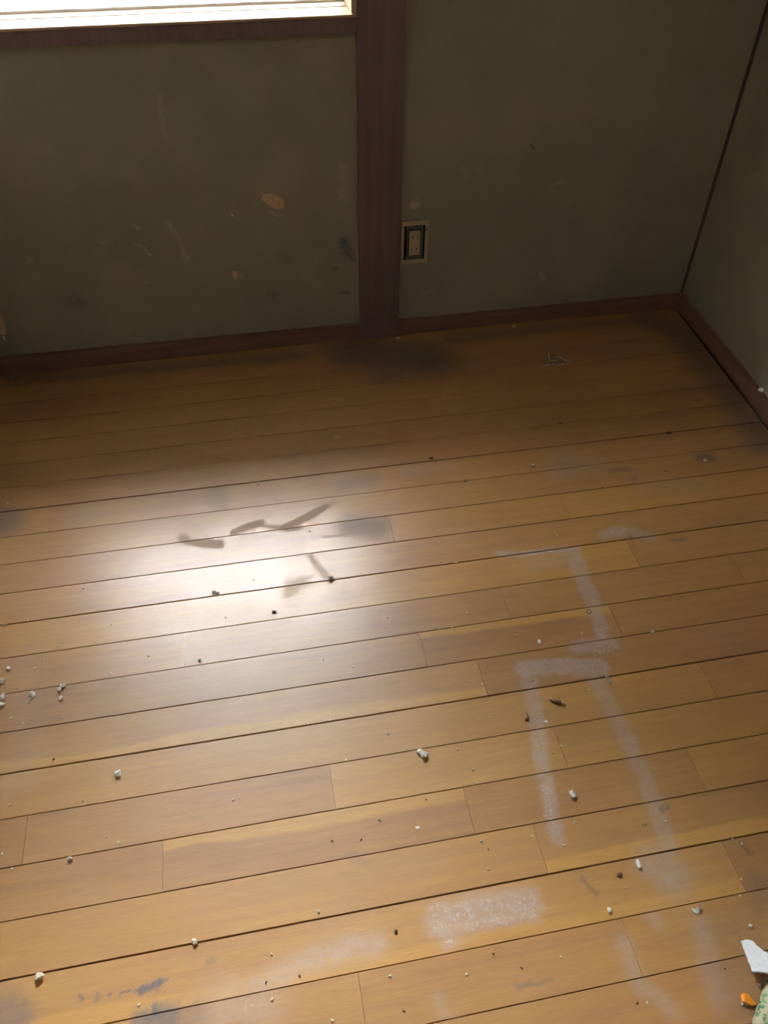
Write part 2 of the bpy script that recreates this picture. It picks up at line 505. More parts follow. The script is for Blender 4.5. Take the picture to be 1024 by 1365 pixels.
M['orange'] = mat_plain('orange_plastic', (0.86, 0.28, 0.015), 0.5, 0, 0.15, 260)
M['pink'] = mat_plain('pink_print', (0.72, 0.30, 0.36), 0.7)
M['cloth'] = mat_cloth()
M['film'] = mat_film('clear_plastic_film', (0.75, 0.70, 0.60), 0.22)
M['filmedge'] = mat_film('film_crease', (0.80, 0.74, 0.62), 0.75)
M['flake'] = mat_film('translucent_flake', (0.62, 0.50, 0.38), 0.55)
M['peel'] = mat_plain('bare_orange_underplaster', (0.66, 0.45, 0.30), 0.95, 0, 0.22, 160, 0.5, 0.15)
M['ivory'] = mat_plain('ivory_plastic', (0.52, 0.40, 0.28), 0.5, 0, 0.06)
M['bracket'] = mat_plain('dull_steel_bracket', (0.16, 0.17, 0.16), 0.5, 0.5, 0.3, 300)
M['black'] = mat_plain('gap_shade_black', (0.012, 0.011, 0.010), 0.9)  # black colour stands in for the shade inside the outlet's openings

# ------------------------------------------------------------------ room shell
XL, XC = -0.862, 0.9504          # left wall face, foot of the right baseboard at the corner
SK = 0.0334                       # the right wall runs slightly inwards
YF = -2.75                        # wall behind the camera
CEIL = 2.36
WALL = 0.012                      # face of the back wall
WX0, WX1 = -0.80, 0.053
WZ0, WZ1 = 0.757, 1.86

def xr(y): return XC + SK * y     # floor line of the right baseboard

bm = bmesh.new()
box(bm, XL - 0.12, WX0, WALL, 0.15, -0.03, CEIL + .02)
box(bm, WX1, XC + 0.13, WALL, 0.15, -0.03, CEIL + .02)
box(bm, WX0, WX1, WALL, 0.15, -0.03, WZ0 - 0.034)
box(bm, WX0, WX1, WALL, 0.15, WZ1 + 0.03, CEIL + .02)
wb_ = link('wall_back', bm, M['wall2'])
wb_.data.materials.append(M['wall']); wb_.data.materials.append(M['wallr'])
for p in wb_.data.polygons:
    if p.center.z < 0.9 and p.center.x < WX1: p.material_index = 1
    elif p.center.x > WX1 - .001 and p.normal.y < -.5: p.material_index = 2
wall_back = tag(wb_, 'olive sand-plaster wall under and beside the window', kind='structure')

bm = bmesh.new()
f0, f1 = XC + 0.010, XC + 0.010 + SK * YF
vv = [bm.verts.new(c) for z in (-0.03, CEIL + .02) for c in ((f0, WALL, z), (f1, YF, z), (f1 + .12, YF, z), (f0 + .12, WALL, z))]
for q in ((0, 1, 2, 3), (7, 6, 5, 4), (0, 4, 5, 1), (1, 5, 6, 2), (2, 6, 7, 3), (3, 7, 4, 0)):
    bm.faces.new([vv[i] for i in q])
bmesh.ops.recalc_face_normals(bm, faces=bm.faces)
tag(link('wall_right', bm, M['wall2']), 'olive sand-plaster side wall on the right', kind='structure')
tag(boxo('wall_left', (XL - .12, XL, YF, WALL, -0.03, CEIL + .02), M['wall2']), 'olive side wall at the left edge', kind='structure')
tag(boxo('wall_front', (XL - .12, XC + .13, YF - .12, YF, -0.03, CEIL + .02), M['wall2']), 'olive wall behind the viewer', kind='structure')
tag(boxo('ceiling', (XL - .12, XC + .13, YF - .12, .15, CEIL + .02, CEIL + .08), M['ceil']), 'brown board ceiling', kind='structure')

# pillar and corner bead
px0, px1 = WP(480, 380, -.002).x, WP(532.5, 380, -.002).x
tag(boxo('trim_1', (px0, px1, -0.002, 0.06, 0.0, CEIL), M['post'], bev=0.0015),
    'dark purple-brown square wooden post standing in the back wall', kind='structure')
tag(boxo('trim_2', (XC + 0.0025, XC + 0.0095, 0.006, 0.0118, 0.045, CEIL), M['strip'], bev=0.001),
    'thin dark strip down the corner of the room', kind='structure')

# baseboards
BH = 0.044
def baseboard(name, xa, ya, xb, yb, mat, label):
    """front edge from (xa,ya) to (xb,yb), back against the wall face"""
    bm = bmesh.new()
    v = [bm.verts.new(c) for z in (0.0015, BH) for c in ((xa, ya, z), (xb, yb, z), (xb, WALL, z), (xa, WALL, z))]
    for q in ((0, 3, 2, 1), (4, 5, 6, 7), (0, 1, 5, 4), (1, 2, 6, 5), (2, 3, 7, 6), (3, 0, 4, 7)):
        bm.faces.new([v[i] for i in q])
    bmesh.ops.bevel(bm, geom=[e for e in bm.edges if all(x.co.z > BH - .001 for x in e.verts)], offset=0.0015, segments=2, affect='EDGES')
    return tag(link(name, bm, mat), label, kind='structure')
baseboard('baseboard_back', XL + 0.002, -0.010, px0 - 0.001, 0.001, M['base'], 'red-brown skirting left of the post')
xm = WP(819, 415, 0).x
baseboard('baseboard_back_right', px1 + 0.001, 0.004, xm - .0006, 0.001, M['base'], 'red-brown skirting between post and corner')
baseboard('baseboard_corner', xm + .0006, 0.001, XC, -0.002, M['base'], 'short darker skirting piece in the corner')
bm = bmesh.new()
ya, yb = -0.0025, YF
v = [bm.verts.new(c) for z in (0.003, BH + .004) for c in ((xr(yb), yb, z), (xr(yb) + .0095, yb, z), (xr(ya) + .0095, ya, z), (xr(ya), ya, z))]
for q in ((0, 3, 2, 1), (4, 5, 6, 7), (0, 1, 5, 4), (1, 2, 6, 5), (2, 3, 7, 6), (3, 0, 4, 7)):
    bm.faces.new([v[i] for i in q])
tag(link('baseboard_right', bm, M['basey']), 'red-brown skirting along the right wall', kind='structure')

# ------------------------------------------------------------------ floor of separate strips
random.seed(4)
floor = tag(boxo('floor', (XL - .01, XC + .13, YF, .03, -0.05, -0.0125), M['sub']),
            'worn varnished strip-wood floor', kind='structure')
D0, SW = 0.50587, 0.07575
def seam(i): return -(D0 + SW * i)
def row_of(P): return math.floor((-P.y - D0) / SW)
joints = {}
for (px, py) in [(522, 705), (752, 672), (848, 745), (677, 812), (985, 760), (54, 895), (246, 862), (564, 865), (820, 825),
                 (642, 900), (947, 912), (747, 995), (442, 1040), (33, 1120), (930, 1030), (623, 1072), (217, 1150),
                 (720, 1130), (985, 1168), (482, 1330), (840, 1255)]:
    P = FP(px, py)
    joints.setdefault(row_of(P), []).append((P.x, px, py))
TONE = {  # tones of the pieces of a row, left to right
    2: [.38, .50, .70], 4: [.80, .50], 5: [.55, .55, .42], 6: [.38, (.30, 1, 0), .36, .60, .34],
    7: [(.50, 0, .7), .30], 8: [.66, .40], 9: [.34, .36, .66], 10: [.34, (.30, 1, 0), .36, .58, .34],
    11: [.55, (.34, 0, 1), .56, .40], 12: [(.55, 0, .5), .26], 13: [.50, .44], 14: [.45, .36, .34]}
ROWJ = {k: sorted(x for x, _, _ in v) for k, v in joints.items()}

def plank(i, x0, x1, sl0, sl1, tone, up, lo):
    ya, yb = seam(i), seam(i + 1)
    gap_a = 0.0011 if i % 4 == 0 else 0.00055
    gap_b = 0.0011 if (i + 1) % 4 == 0 else 0.00055
    ya -= gap_a; yb += gap_b
    if ya > 0.005: ya = 0.011
    yc = (ya + yb) / 2
    xc = (x0 + x1) / 2
    dz = random.uniform(-0.00025, 0.00025)
    bm = bmesh.new()
    def X(x, y, s): return x + (SK * y if s else 0) - xc
    c = 0.00045
    e0, e1 = (0, sl0), (x1, sl1)
    c2 = 0.00025
    top = [(X(x0, yb, 0) + c2, yb + c), (X(x1, yb, sl1) - c2, yb + c), (X(x1, ya, sl1) - c2, ya - c), (X(x0, ya, 0) + c2, ya - c)]
    mid = [(X(x0, yb, 0), yb), (X(x1, yb, sl1), yb), (X(x1, ya, sl1), ya), (X(x0, ya, 0), ya)]
    T = [bm.verts.new((a, b - yc, 0)) for a, b in top]
    Mi = [bm.verts.new((a, b - yc, -0.0008)) for a, b in mid]
    B = [bm.verts.new((a, b - yc, -0.0122)) for a, b in mid]
    bm.faces.new(T)
    for k in range(4):
        n = (k + 1) % 4
        bm.faces.new((Mi[k], Mi[n], T[n], T[k]))
        bm.faces.new((B[k], B[n], Mi[n], Mi[k]))
    bm.faces.new(B[::-1])
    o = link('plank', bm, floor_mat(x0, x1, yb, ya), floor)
    o.location = (xc, yc, dz)
    o.color = (tone, up, lo, 1)
    return o

i = -7
while seam(i + 1) > YF + .01:
    xs = ROWJ.get(i, [])
    right_end = XC + 0.0
    if not xs:
        x = XL + random.uniform(.3, 1.2)
        xs = [x] if (i < -1 or i > 14) else []
    cuts = [XL + .001] + xs + [right_end - .0035]
    tones = TONE.get(i, [])
    for k in range(len(cuts) - 1):
        t = tones[k] if k < len(tones) else random.uniform(.38, .58)
        if not isinstance(t, tuple): t = (t, 0.0, 0.0)
        last = k == len(cuts) - 2
        g = 0.00008
        plank(i, cuts[k] + (g if k else 0), cuts[k + 1] - (0 if last else g), False, last, *t)
    i += 1

# ------------------------------------------------------------------ window
win = tag(empty('window_1', ((WX0 + WX1) / 2, 0.05, WZ0)), 'bright window with a pale wooden sill above the olive wall', kind='structure')
def wpart(name, dims, mat, bev=0.001, label=None):
    bm = bmesh.new(); box(bm, *dims, bev=bev)
    bmesh.ops.translate(bm, verts=bm.verts, vec=-win.location)
    o = link(name, bm, mat, win)
    if label: o['label'] = label
    return o
wpart('sill', (WX0, WX1 - .0005, -0.010, 0.052, WZ0 - 0.005, WZ0), M['sill'], 0.0012, 'pale worn front board of the sill')
wpart('apron', (WX0, WX1 - .0005, -0.008, 0.0115, WZ0 - 0.033, WZ0 - 0.0055), M['post'], 0.001, 'dark painted board under the sill')
wpart('sill_ledge', (WX0, WX1 - .0005, 0.0535, 0.088, WZ0 - 0.033, WZ0 + 0.0008), M['sill'])
wpart('jamb', (WX1 - 0.0105, WX1, -0.008, 0.086, WZ0 + .001, WZ1), M['sill'])
wpart('jamb', (WX0, WX0 + 0.025, -0.008, 0.086, WZ0 + .001, WZ1), M['sill'])
wpart('head', (WX0, WX1, -0.008, 0.086, WZ1, WZ1 + .03), M['sill'])
wpart('sash_rail', (WX0, WX1, 0.089, 0.120, WZ0 - 0.033, WZ0 + 0.006), M['alu'])
wpart('sash_rail', (WX0, WX1, 0.089, 0.120, WZ1 - 0.03, WZ1 + .03), M['alu'])
wpart('sash_stile', (WX1 - 0.018, WX1, 0.089, 0.120, WZ0 + .0065, WZ1 - .031), M['alu'])
wpart('sash_stile', (WX0, WX0 + 0.03, 0.089, 0.120, WZ0 + .0065, WZ1 - .031), M['alu'])
wpart('pane', (WX0 + .03, WX1 - .018, 0.103, 0.107, WZ0 + .006, WZ1 - .03), M['glass'], 0)

# outside: eave over the window, neighbouring wall, ground
tag(boxo('trim_3', (-3.2, 2.6, 0.155, 0.66, 1.98, 2.06), M['eave']), 'eave outside above the window', kind='structure')
tag(boxo('wall_outside', (-4.0, 4.0, 1.9, 2.0, -0.45, 2.72), M['outwall']), 'grey wall of the neighbouring house', kind='structure')
tag(boxo('ground', (-5, 5, 0.16, 1.9, -0.5, -0.45), M['ground']), 'concrete strip between the houses', kind='structure')

# ------------------------------------------------------------------ wall: bare patches, plug, chip
def wall_patch(name, outline, mat, off=0.0006, label=None):
    """thin flake-edged patch lying on the back wall, from an outline on the wall plane"""
    pts = [WP(x, y) for x, y in outline]
    out = []
    for a, b in zip(pts, pts[1:] + pts[:1]):
        out.append(a)
        out.append(a.lerp(b, .5) + Vector((random.uniform(-1, 1), 0, random.uniform(-1, 1))) * (b - a).length * .10)
    c = sum(out, Vector()) / len(out)
    bm = bmesh.new()
    F = [bm.verts.new((p.x, WALL - off * .4, p.z)) for p in out]
    I = [bm.verts.new((c.x + (p.x - c.x) * .9, WALL - off, c.z + (p.z - c.z) * .9)) for p in out]
    B = [bm.verts.new((p.x, WALL + .0005, p.z)) for p in out]
    bm.faces.new(I)
    n = len(out)
    for k in range(n):
        j = (k + 1) % n
        bm.faces.new((F[k], F[j], I[j], I[k])); bm.faces.new((B[k], B[j], F[j], F[k]))
    bmesh.ops.recalc_face_normals(bm, faces=bm.faces)
    o = link(name, bm, mat, wall_back)
    if label: o['label'] = label
    return o
wall_patch('bare_patch', [(348, 255), (352, 259), (362, 258), (372, 262), (379, 267), (378, 275), (374, 280), (366, 278), (357, 272), (349, 266)],
           M['peel'], label='leaf-shaped orange patch where the plaster has come off')
wall_patch('bare_patch', [(309, 362), (313, 360), (317, 364), (316, 371), (312, 372), (310, 368)], M['peel'], label='small orange bare spot in the plaster')
wall_patch('bare_patch', [(320, 365), (322, 364), (323, 367), (321, 369)], M['peel'])

def tube(bm, pts, radii, n=7):
    rings = []
    for k, (p, r) in enumerate(zip(pts, radii)):
        d = (pts[min(k + 1, len(pts) - 1)] - pts[max(k - 1, 0)]).normalized()
        u = d.cross(Vector((0.13, 0.2, 1))).normalized(); v = d.cross(u)
        rings.append([bm.verts.new(p + (u * math.cos(a) + v * math.sin(a)) * r) for a in [2 * math.pi * t / n for t in range(n)]])
    for a, b in zip(rings, rings[1:]):
        for k in range(n):
            bm.faces.new((a[k], a[(k + 1) % n], b[(k + 1) % n], b[k]))
    bm.faces.new(rings[0][::-1]); bm.faces.new(rings[-1])

P = [WP(308, 283), WP(309, 286), WP(312, 288)]
bm = bmesh.new(); tube(bm, [p + Vector((0, -.0012, 0)) for p in P], [.0007, .0013, .0009], 6)
o = link('plaster_chip', bm, M['plaster'], wall_back)
# filled screw hole above the outlet
P = WP(553, 273)
bm = bmesh.new()
n = 14
prof = [(0.0018, 0.0015), (0.0022, -0.0004), (0.0050, -0.0012), (0.0095, -0.0008), (0.0115, 0.0004)]
rings = []
for r, dy in prof:
    rings.append([bm.verts.new((P.x + r * math.cos(a) * (1 + .12 * math.sin(2.3 * a + 1)), WALL + dy, P.z + r * math.sin(a) * (1 + .1 * math.sin(3 * a))))
                  for a in [2 * math.pi * t / n for t in range(n)]])
for a, b in zip(rings, rings[1:]):
    for k in range(n): bm.faces.new((a[k], b[k], b[(k + 1) % n], a[(k + 1) % n]))
bm.faces.new(rings[0])
bmesh.ops.recalc_face_normals(bm, faces=bm.faces)
o = link('filler_plug', bm, M['ivory'], wall_back); o['label'] = 'pale dab of filler with a small hole above the outlet'

# torn scrap at the left edge of the wall
root = tag(empty('torn_wallpaper', WP(2, 435, WALL)), 'tan torn wall-covering scrap with white tip at the far left edge of the back wall', 'scrap')
def local(o, root):
    for v in o.data.vertices: v.co -= root.location
bm = bmesh.new()
L_ = [WP(-4, 412), WP(1, 416), WP(5, 426), WP(8, 436), WP(9, 443), WP(7, 447), WP(3, 444), WP(-4, 440)]
ft = [bm.verts.new(p + Vector((0, -.004 - .005 * math.sin(k * 1.3) ** 2, 0))) for k, p in enumerate(L_)]
bk = [bm.verts.new(p + Vector((0, -.0002, 0))) for p in L_]
bm.faces.new(ft)
for k in range(8): bm.faces.new((ft[k], bk[k], bk[(k + 1) % 8], ft[(k + 1) % 8]))
bm.faces.new(bk[::-1]); bmesh.ops.recalc_face_normals(bm, faces=bm.faces)
o = link('torn_flap', bm, M['peel'], root); local(o, root)
bm = bmesh.new()
tube(bm, [WP(5, 445) + Vector((0, -.005, 0)), WP(6, 449) + Vector((0, -.006, 0)), WP(7, 453) + Vector((0, -.004, 0))], [.0015, .0024, .0012], 6)
o = link('tip', bm, M['plaster'], root); local(o, root); o['label'] = 'white tip of the scrap'

# ------------------------------------------------------------------ power outlet without cover plate
oc = (WP(535, 293) + WP(571.5, 292) + WP(568.5, 350) + WP(533, 352)) / 4
out_ = tag(empty('power_outlet', (oc.x, WALL, oc.z)), 'ivory double power outlet missing its cover plate, on the wall beside the dark post', 'outlet')
def opart(name, x0, x1, z0, z1, y0, y1, mat, bev=0.0006, parent=None, label=None):
    o = boxo(name, (x0, x1, y0, y1, z0, z1), mat, parent or out_, bev)
    if label: o['label'] = label
    return o
OW, OH = 0.0335, 0.0545
bm = bmesh.new()
for d in ((-OW, OW, OH - .0105, OH), (-OW, OW, -OH, -OH + .0095), (-OW, -OW + .0072, -OH + .0095, OH - .0105), (OW - .0072, OW, -OH + .0095, OH - .0105)):
    box(bm, d[0], d[1], -.0050, 0.0, d[2], d[3])
bmesh.ops.remove_doubles(bm, verts=bm.verts, dist=1e-6)
link('mounting_frame', bm, M['ivory'], out_)
opart('recess_shade', -OW + .0073, OW - .0073, -OH + .0096, OH - .0106, -.0012, 0, M['black'], 0)  # flat dark plate painted as shade, no hole behind the frame
bm = bmesh.new()
for d in ((-.021, .021, .0335, .0415), (-.021, .021, -.0425, -.0345), (.0155, .0215, -.0345, .0335), (-.0185, -.0155, -.0345, .0335)):
    box(bm, d[0], d[1], -.0034, -.0014, d[2], d[3])
br = link('metal_bracket', bm, M['bracket'], out_)
for z in (.0385, -.0395):
    bm = bmesh.new()
    bmesh.ops.create_cone(bm, cap_ends=True, segments=12, radius1=.0024, radius2=.0021, depth=.0014, matrix=Matrix.Translation((0.001, -.0042, z)) @ Matrix.Rotation(math.pi / 2, 4, 'X'))
    link('screw', bm, M['bracket'], br)
bm = bmesh.new(); box(bm, -.0135, .0135, -.0075, -.0034, -.0325, .0315, bev=.0012)
rc = link('receptacle', bm, M['ivory'], out_)
for zc, xo in ((.0155, .001), (-.0165, -.001)):
    for sx in (-.0062, .0062):
        bm = bmesh.new(); box(bm, sx + xo - .0009, sx + xo + .0009, -.0078, -.0072, zc - .0042, zc + .0042)
        link('slot', bm, M['black'], rc)
for d in ((.0278, .0292, .028, .038), (-.0298, -.0286, -.042, -.036), (-.0300, -.0290, -.004, 0.0)):
    bm = bmesh.new(); box(bm, d[0], d[1], -.0053, -.0049, d[2], d[3])
    link('frame_slit', bm, M['black'], out_)

# ------------------------------------------------------------------ debris on the floor
def crumb(name, px, py, w, h, mat, label, cat='crumb', z0=0.0, group=None, flat=.75, rotz=None, seed=None, sub=2, rough=.42):
    rnd = random.Random(seed if seed is not None else int(px * 7 + py * 13))
    P = FP(px, py, z0)
    k = mpp(P)
    rx, ry = w * k / 2, h * k / 2 * 1.12
    rz = min(rx, ry) * flat
    P = FP(px, py, z0 + rz)
    bm = bmesh.new()
    bmesh.ops.create_icosphere(bm, subdivisions=sub, radius=1.0)
    o3 = Vector((rnd.uniform(0, 50), rnd.uniform(0, 50), rnd.uniform(0, 50)))
    for v in bm.verts:
        d = 1 + rough * noise.noise(v.co * 1.3 + o3) * 1.6 + rough * .5 * noise.noise(v.co * 3.1 + o3)
        v.co = Vector((v.co.x * rx, v.co.y * ry, max(v.co.z, -.75) * rz)) * d
    lo = min(v.co.z for v in bm.verts)
    for v in bm.verts: v.co.z -= lo
    o = link(name, bm, mat)
    o.location = (P.x, P.y, z0)
    o.rotation_euler.z = rotz if rotz is not None else rnd.uniform(-.3, .3)
    return tag(o, label, cat, group)

CR = [
 # px, py, w, h, material, label
 (156, 1031, 8.5, 7, 'plaster', 'angular white plaster crumb alone on the strip left of centre, casting a small dark shadow'),
 (764, 1059, 6.5, 9, 'plaster', 'drop-shaped white crumb between the two pale tape traces'),
 (719, 855.5, 4.5, 7, 'plaster', 'small upright white crumb just above the horizontal pale tape trace'),
 (711, 619.5, 5.5, 4.5, 'plaster', 'round white crumb at the edge of the shaded floor, right of centre'),
 (852, 1152, 5, 10, 'plaster', 'tall white plaster sliver beside the lower end of the right tape trace'),
 (813, 1213, 4.5, 5.5, 'plaster', 'small white crumb below the brown crumb near the lower right'),
 (2, 907, 10, 6, 'plaster', 'white plaster lump cut by the left picture edge, topmost of three'),
 (2, 929, 9, 7.5, 'plaster', 'white plaster lump cut by the left picture edge, middle of three'),
 (0, 939.5, 9, 6, 'plaster', 'white plaster lump cut by the left picture edge, lowest of three'),
 (84, 914, 8, 5, 'plaster', 'white crumb lying on the seam, top one of the three-crumb cluster at left'),
 (79, 919.5, 5.5, 5, 'plaster', 'dull white crumb in the middle of the three-crumb cluster at left'),
 (81, 930.5, 5.5, 5.5, 'plaster', 'round white crumb lowest in the three-crumb cluster at left'),
 (259, 1255, 7, 7, 'paleplaster', 'cream crumb sitting on the dark seam near the bottom, left of centre'),
 (52, 1301, 9, 7, 'paleplaster', 'cream crumb stuck in the seam near the bottom left corner'),
 (11, 891, 5, 4, 'plaster', 'small white crumb above the lumps at the left edge'),
 (870, 842.5, 4.5, 3.5, 'plaster', 'small white crumb on the seam right of the chalky tape corner'),
 (557, 1103.5, 6, 3.5, 'plaster', 'flat white chip on the strips in the lower middle of the floor'),
 (940, 613.5, 5.5, 3.5, 'plaster', 'pale chip in place of a glint inside the dark stain near the right wall'),  # small glint put in as a matte white chip
 (17, 500, 10, 9, 'grey', 'greyish lump against the skirting in the dark left corner'),
 (685, 434.5, 4, 6, 'paleplaster', 'pale crumb wedged at the foot of the back skirting, right of the outlet'),
 (1001, 1234, 4, 3.5, 'plaster', 'pale speck just above the torn white foam piece'),
 (93, 1145, 6, 5, 'paleplaster', 'tan crumb on the seam at lower left'),
 (859.5, 1098, 6, 4, 'tan', 'tan chip on the right pale tape trace'),
 (728, 962, 5, 3.5, 'plaster', 'flat white flake on the left tape trace beside a brown curl'),
 (620.5, 640.5, 5, 4, 'grey', 'grey crumb on the seam at the edge of the shaded floor'),
 (441, 771, 7, 6.5, 'grey', 'dark grey two-pointed crumb on the seam right of the bright reflection'),
 (365.5, 815.5, 5, 4, 'dark', 'dark crumb in the lower part of the bright reflection'),
 (266, 880, 4, 4, 'grey', 'small grey crumb below the bright reflection'),
 (748, 563.5, 5.5, 3, 'dark', 'flat dark chip in the shaded floor right of centre'),
 (892, 576.5, 6.5, 4, 'dark', 'larger dark chip in the shaded floor near the right wall'),
 (528, 1241.5, 4, 3.5, 'dark', 'dark round speck between the two chalky patches near the bottom'),
 (826.5, 1165.5, 7, 4, 'brown', 'reddish-brown crumb left of the tall white sliver'),
 (575, 610.5, 6, 3, 'dark', 'thin dark splinter at the edge of the shaded floor'),
]
for px, py, w, h_, mt, lb in CR:
    crumb('crumb', px, py, w, h_, M[mt], lb, 'crumb' if mt != 'dark' else 'dirt', flat=.35 if 'flat' in lb or 'chip' in lb else .75)
crumb('crumb', 1015, 520, 6, 7, M['plaster'], 'white plaster crumb resting on top of the skirting of the right wall', z0=BH + .004)
crumb('plaster_chip', 531, 450.5, 7, 3.5, M['paleplaster'], 'pale flat chip at the foot of the dark post', flat=.4)

# double lump
root = tag(empty('plaster_lump', FP(563, 1003)), 'white double lump of plaster on the floor in front of the bright reflection', 'crumb')
for nm, px, py, w, h_ in (('small_lump', 559.5, 1001.5, 7, 6), ('large_lump', 565, 1005.5, 9, 8)):
    o = crumb(nm, px, py, w, h_, M['plaster'], None, None)
    loc = o.location.copy(); o.parent = root; o.location = loc - root.location

def strip(name, pts_px, widths, zs, mat, thick=.0006, parent=None, root=None):
    """thin bent flake: centre line on the floor with heights, widths in metres"""
    P = [FP(x, y, z) for (x, y), z in zip(pts_px, zs)]
    bm = bmesh.new(); rows = []
    for k, p in enumerate(P):
        d = P[min(k + 1, len(P) - 1)] - P[max(k - 1, 0)]; d.z = 0
        s_ = Vector((-d.y, d.x, 0)).normalized() * widths[k] / 2
        rows.append([bm.verts.new(q) for q in (p - s_, p + s_ + Vector((0, 0, .0006)), p + s_ - Vector((0, 0, thick - .0006)), p - s_ - Vector((0, 0, thick)))])
    for a, b in zip(rows, rows[1:]):
        for k in range(4): bm.faces.new((a[k], a[(k + 1) % 4], b[(k + 1) % 4], b[k]))
    bm.faces.new(rows[0][::-1]); bm.faces.new(rows[-1])
    bmesh.ops.recalc_face_normals(bm, faces=bm.faces)
    o = link(name, bm, mat, parent)
    if root is not None: local(o, root)
    return o

# curled white flake near the left edge
root = tag(empty('plaster_flake', FP(41, 930)), 'elongated white flake, knobbly at its upper end, right of the lumps at the left edge', 'flake')
strip('flake_body', [(43, 925), (41.5, 930), (38, 935), (36.5, 938)], [.003, .0036, .0032, .001], [.003, .002, .0016, .001], M['paleplaster'], .001, root, root)
o = crumb('flake_head', 42.5, 925, 6.5, 7, M['plaster'], None, None); l = o.location.copy(); o.parent = root; o.location = l - root.location

# folded white and pink scrap
root = tag(empty('paper_scrap', FP(928, 1212)), 'folded white paper scrap with a pink edge near the lower right', 'paper')
strip('white_wing', [(922, 1211), (925, 1213.5), (929.5, 1215.5)], [.0016, .0036, .0052], [.003, .002, .0012], M['plaster'], .0008, root, root)
strip('raised_wing', [(929, 1216), (931.5, 1210), (933, 1204.5)], [.0052, .0046, .0022], [.0012, .004, .006], M['plaster'], .0008, root, root)
strip('pink_print', [(930.3, 1210), (931.6, 1207.5), (933.6, 1204)], [.0020, .0024, .0014], [.0052, .0056, .0072], M['pink'], .0004, root, root)['label'] = 'pink printed edge'

# dried brown curl and stalky scrap
root = tag(empty('dried_curl', FP(702, 955)), 'short brown curl on the left pale tape trace', 'scrap')
bm = bmesh.new()
tube(bm, [FP(701.7, 950, .003), FP(703.5, 953, .003), FP(704.3, 955.5, .0025), FP(702.5, 958.5, .0018), FP(700.5, 960, .0016)], [.0004, .0010, .0017, .0024, .0012], 8)
o = link('curl', bm, M['brown'], root); local(o, root)
bm = bmesh.new()
tube(bm, [FP(702, 954, .002), FP(701.5, 957, .002), FP(700.5, 959, .0022)], [.0006, .0016, .0012], 8)
o = link('pale_side', bm, M['tan'], root); local(o, root)

root = tag(empty('dried_scrap', FP(742, 935)), 'dry brown curled scrap with thin stalks and pale ends, lying between the tape traces', 'scrap')
bm = bmesh.new()
tube(bm, [FP(732.5, 932, .002), FP(736, 934.5, .0022), FP(741, 936, .0025), (FP(746, 937, .0028)), FP(750, 938.5, .002)], [.0008, .0014, .0020, .0028, .0014], 9)
o = link('body', bm, M['brown'], root); local(o, root)
bm = bmesh.new()
tube(bm, [FP(738, 933, .004), FP(743, 933.5, .005), FP(748, 934.5, .0045)], [.0006, .0018, .0012], 8)
o = link('pale_back', bm, M['tan'], root); local(o, root)
for a, b in (((744, 932), (747.5, 928.5)), ((739, 933), (739.5, 930.5)), ((750, 937), (753.5, 939.5))):
    bm = bmesh.new(); tube(bm, [FP(*a, .004), FP((a[0] + b[0]) / 2, (a[1] + b[1]) / 2, .0045), FP(*b, .003)], [.0006, .0005, .0003], 6)
    o = link('stalk', bm, M['brown'], root); local(o, root)
for a, w_ in (((734.5, 931), 3.6), ((751, 937), 3.8)):
    o = crumb('pale_end', a[0], a[1], w_, w_, M['paleplaster'], None, None, z0=.0015); l = o.location.copy(); o.parent = root; o.location = l - root.location

# small crushed eyelet
root = tag(empty('eyelet', FP(785, 816)), 'tiny dull metal eyelet beside the right tape trace, above its chalky corner', 'eyelet')
for nm, R_, r_, tilt, mt in (('outer_ring', 3.2, .0006, .25, 'bracket'), ('inner_ring', 1.7, .0004, -.4, 'plaster')):
    k = mpp(root.location) * R_
    bm = bmesh.new(); N = 16
    Rm = Matrix.Rotation(tilt, 3, 'X') @ Matrix.Rotation(tilt * .7, 3, 'Y')
    ring = [Rm @ Vector((math.cos(a) * k, math.sin(a) * k * .9, 0)) + Vector((0, 0, .0016)) for a in [2 * math.pi * t / N for t in range(N)]]
    rings = []
    for t in range(N):
        d = (ring[(t + 1) % N] - ring[t - 1]).normalized(); u = d.cross(Vector((0, 0, 1))).normalized(); v = d.cross(u)
        rings.append([bm.verts.new(ring[t] + (u * math.cos(a) + v * math.sin(a)) * r_) for a in [2 * math.pi * q / 6 for q in range(6)]])
    for t in range(N):
        a, b = rings[t], rings[(t + 1) % N]
        for q in range(6): bm.faces.new((a[q], a[(q + 1) % 6], b[(q + 1) % 6], b[q]))
    o = link(nm, bm, M[mt], root)
    if nm == 'inner_ring': o['label'] = 'pale inner ring'

# translucent flake at the seam
root = tag(empty('resin_flake', FP(809, 904)), 'translucent brownish flake with a chalky end lying across the seam on the right tape trace', 'flake')
strip('flake_body', [(808, 901), (811, 905), (814, 910), (815, 912)], [.003, .0075, .0060, .0015], [.002, .0018, .0014, .0010], M['flake'], .0007, root, root)
for a, w_ in (((805.5, 898.5), 5), ((807.5, 901), 3.5)):
    o = crumb('chalky_end', a[0], a[1], w_, w_ * .8, M['paleplaster'], None, None); l = o.location.copy(); o.parent = root; o.location = l - root.location

# pale double flake on the bright reflection, sliver in the shade
root = tag(empty('lint_flake', FP(288, 790)), 'pair of grey lint flakes on the seam in the bright reflection', 'lint')
for a, w_, h_ in (((285.5, 789.5), 6, 5), ((290.5, 790.5), 4.5, 5)):
    o = crumb('flake_half', a[0], a[1], w_, h_, M['grey'], None, None, flat=.4); l = o.location.copy(); o.parent = root; o.location = l - root.location
tag(strip('plaster_sliver', [(444, 584.5), (448, 583), (452.5, 582)], [.0015, .0030, .0012], [.0018, .0030, .0018], M['paleplaster'], .0008),
    'thin pale sliver at the border of the shaded floor near the centre', 'flake')

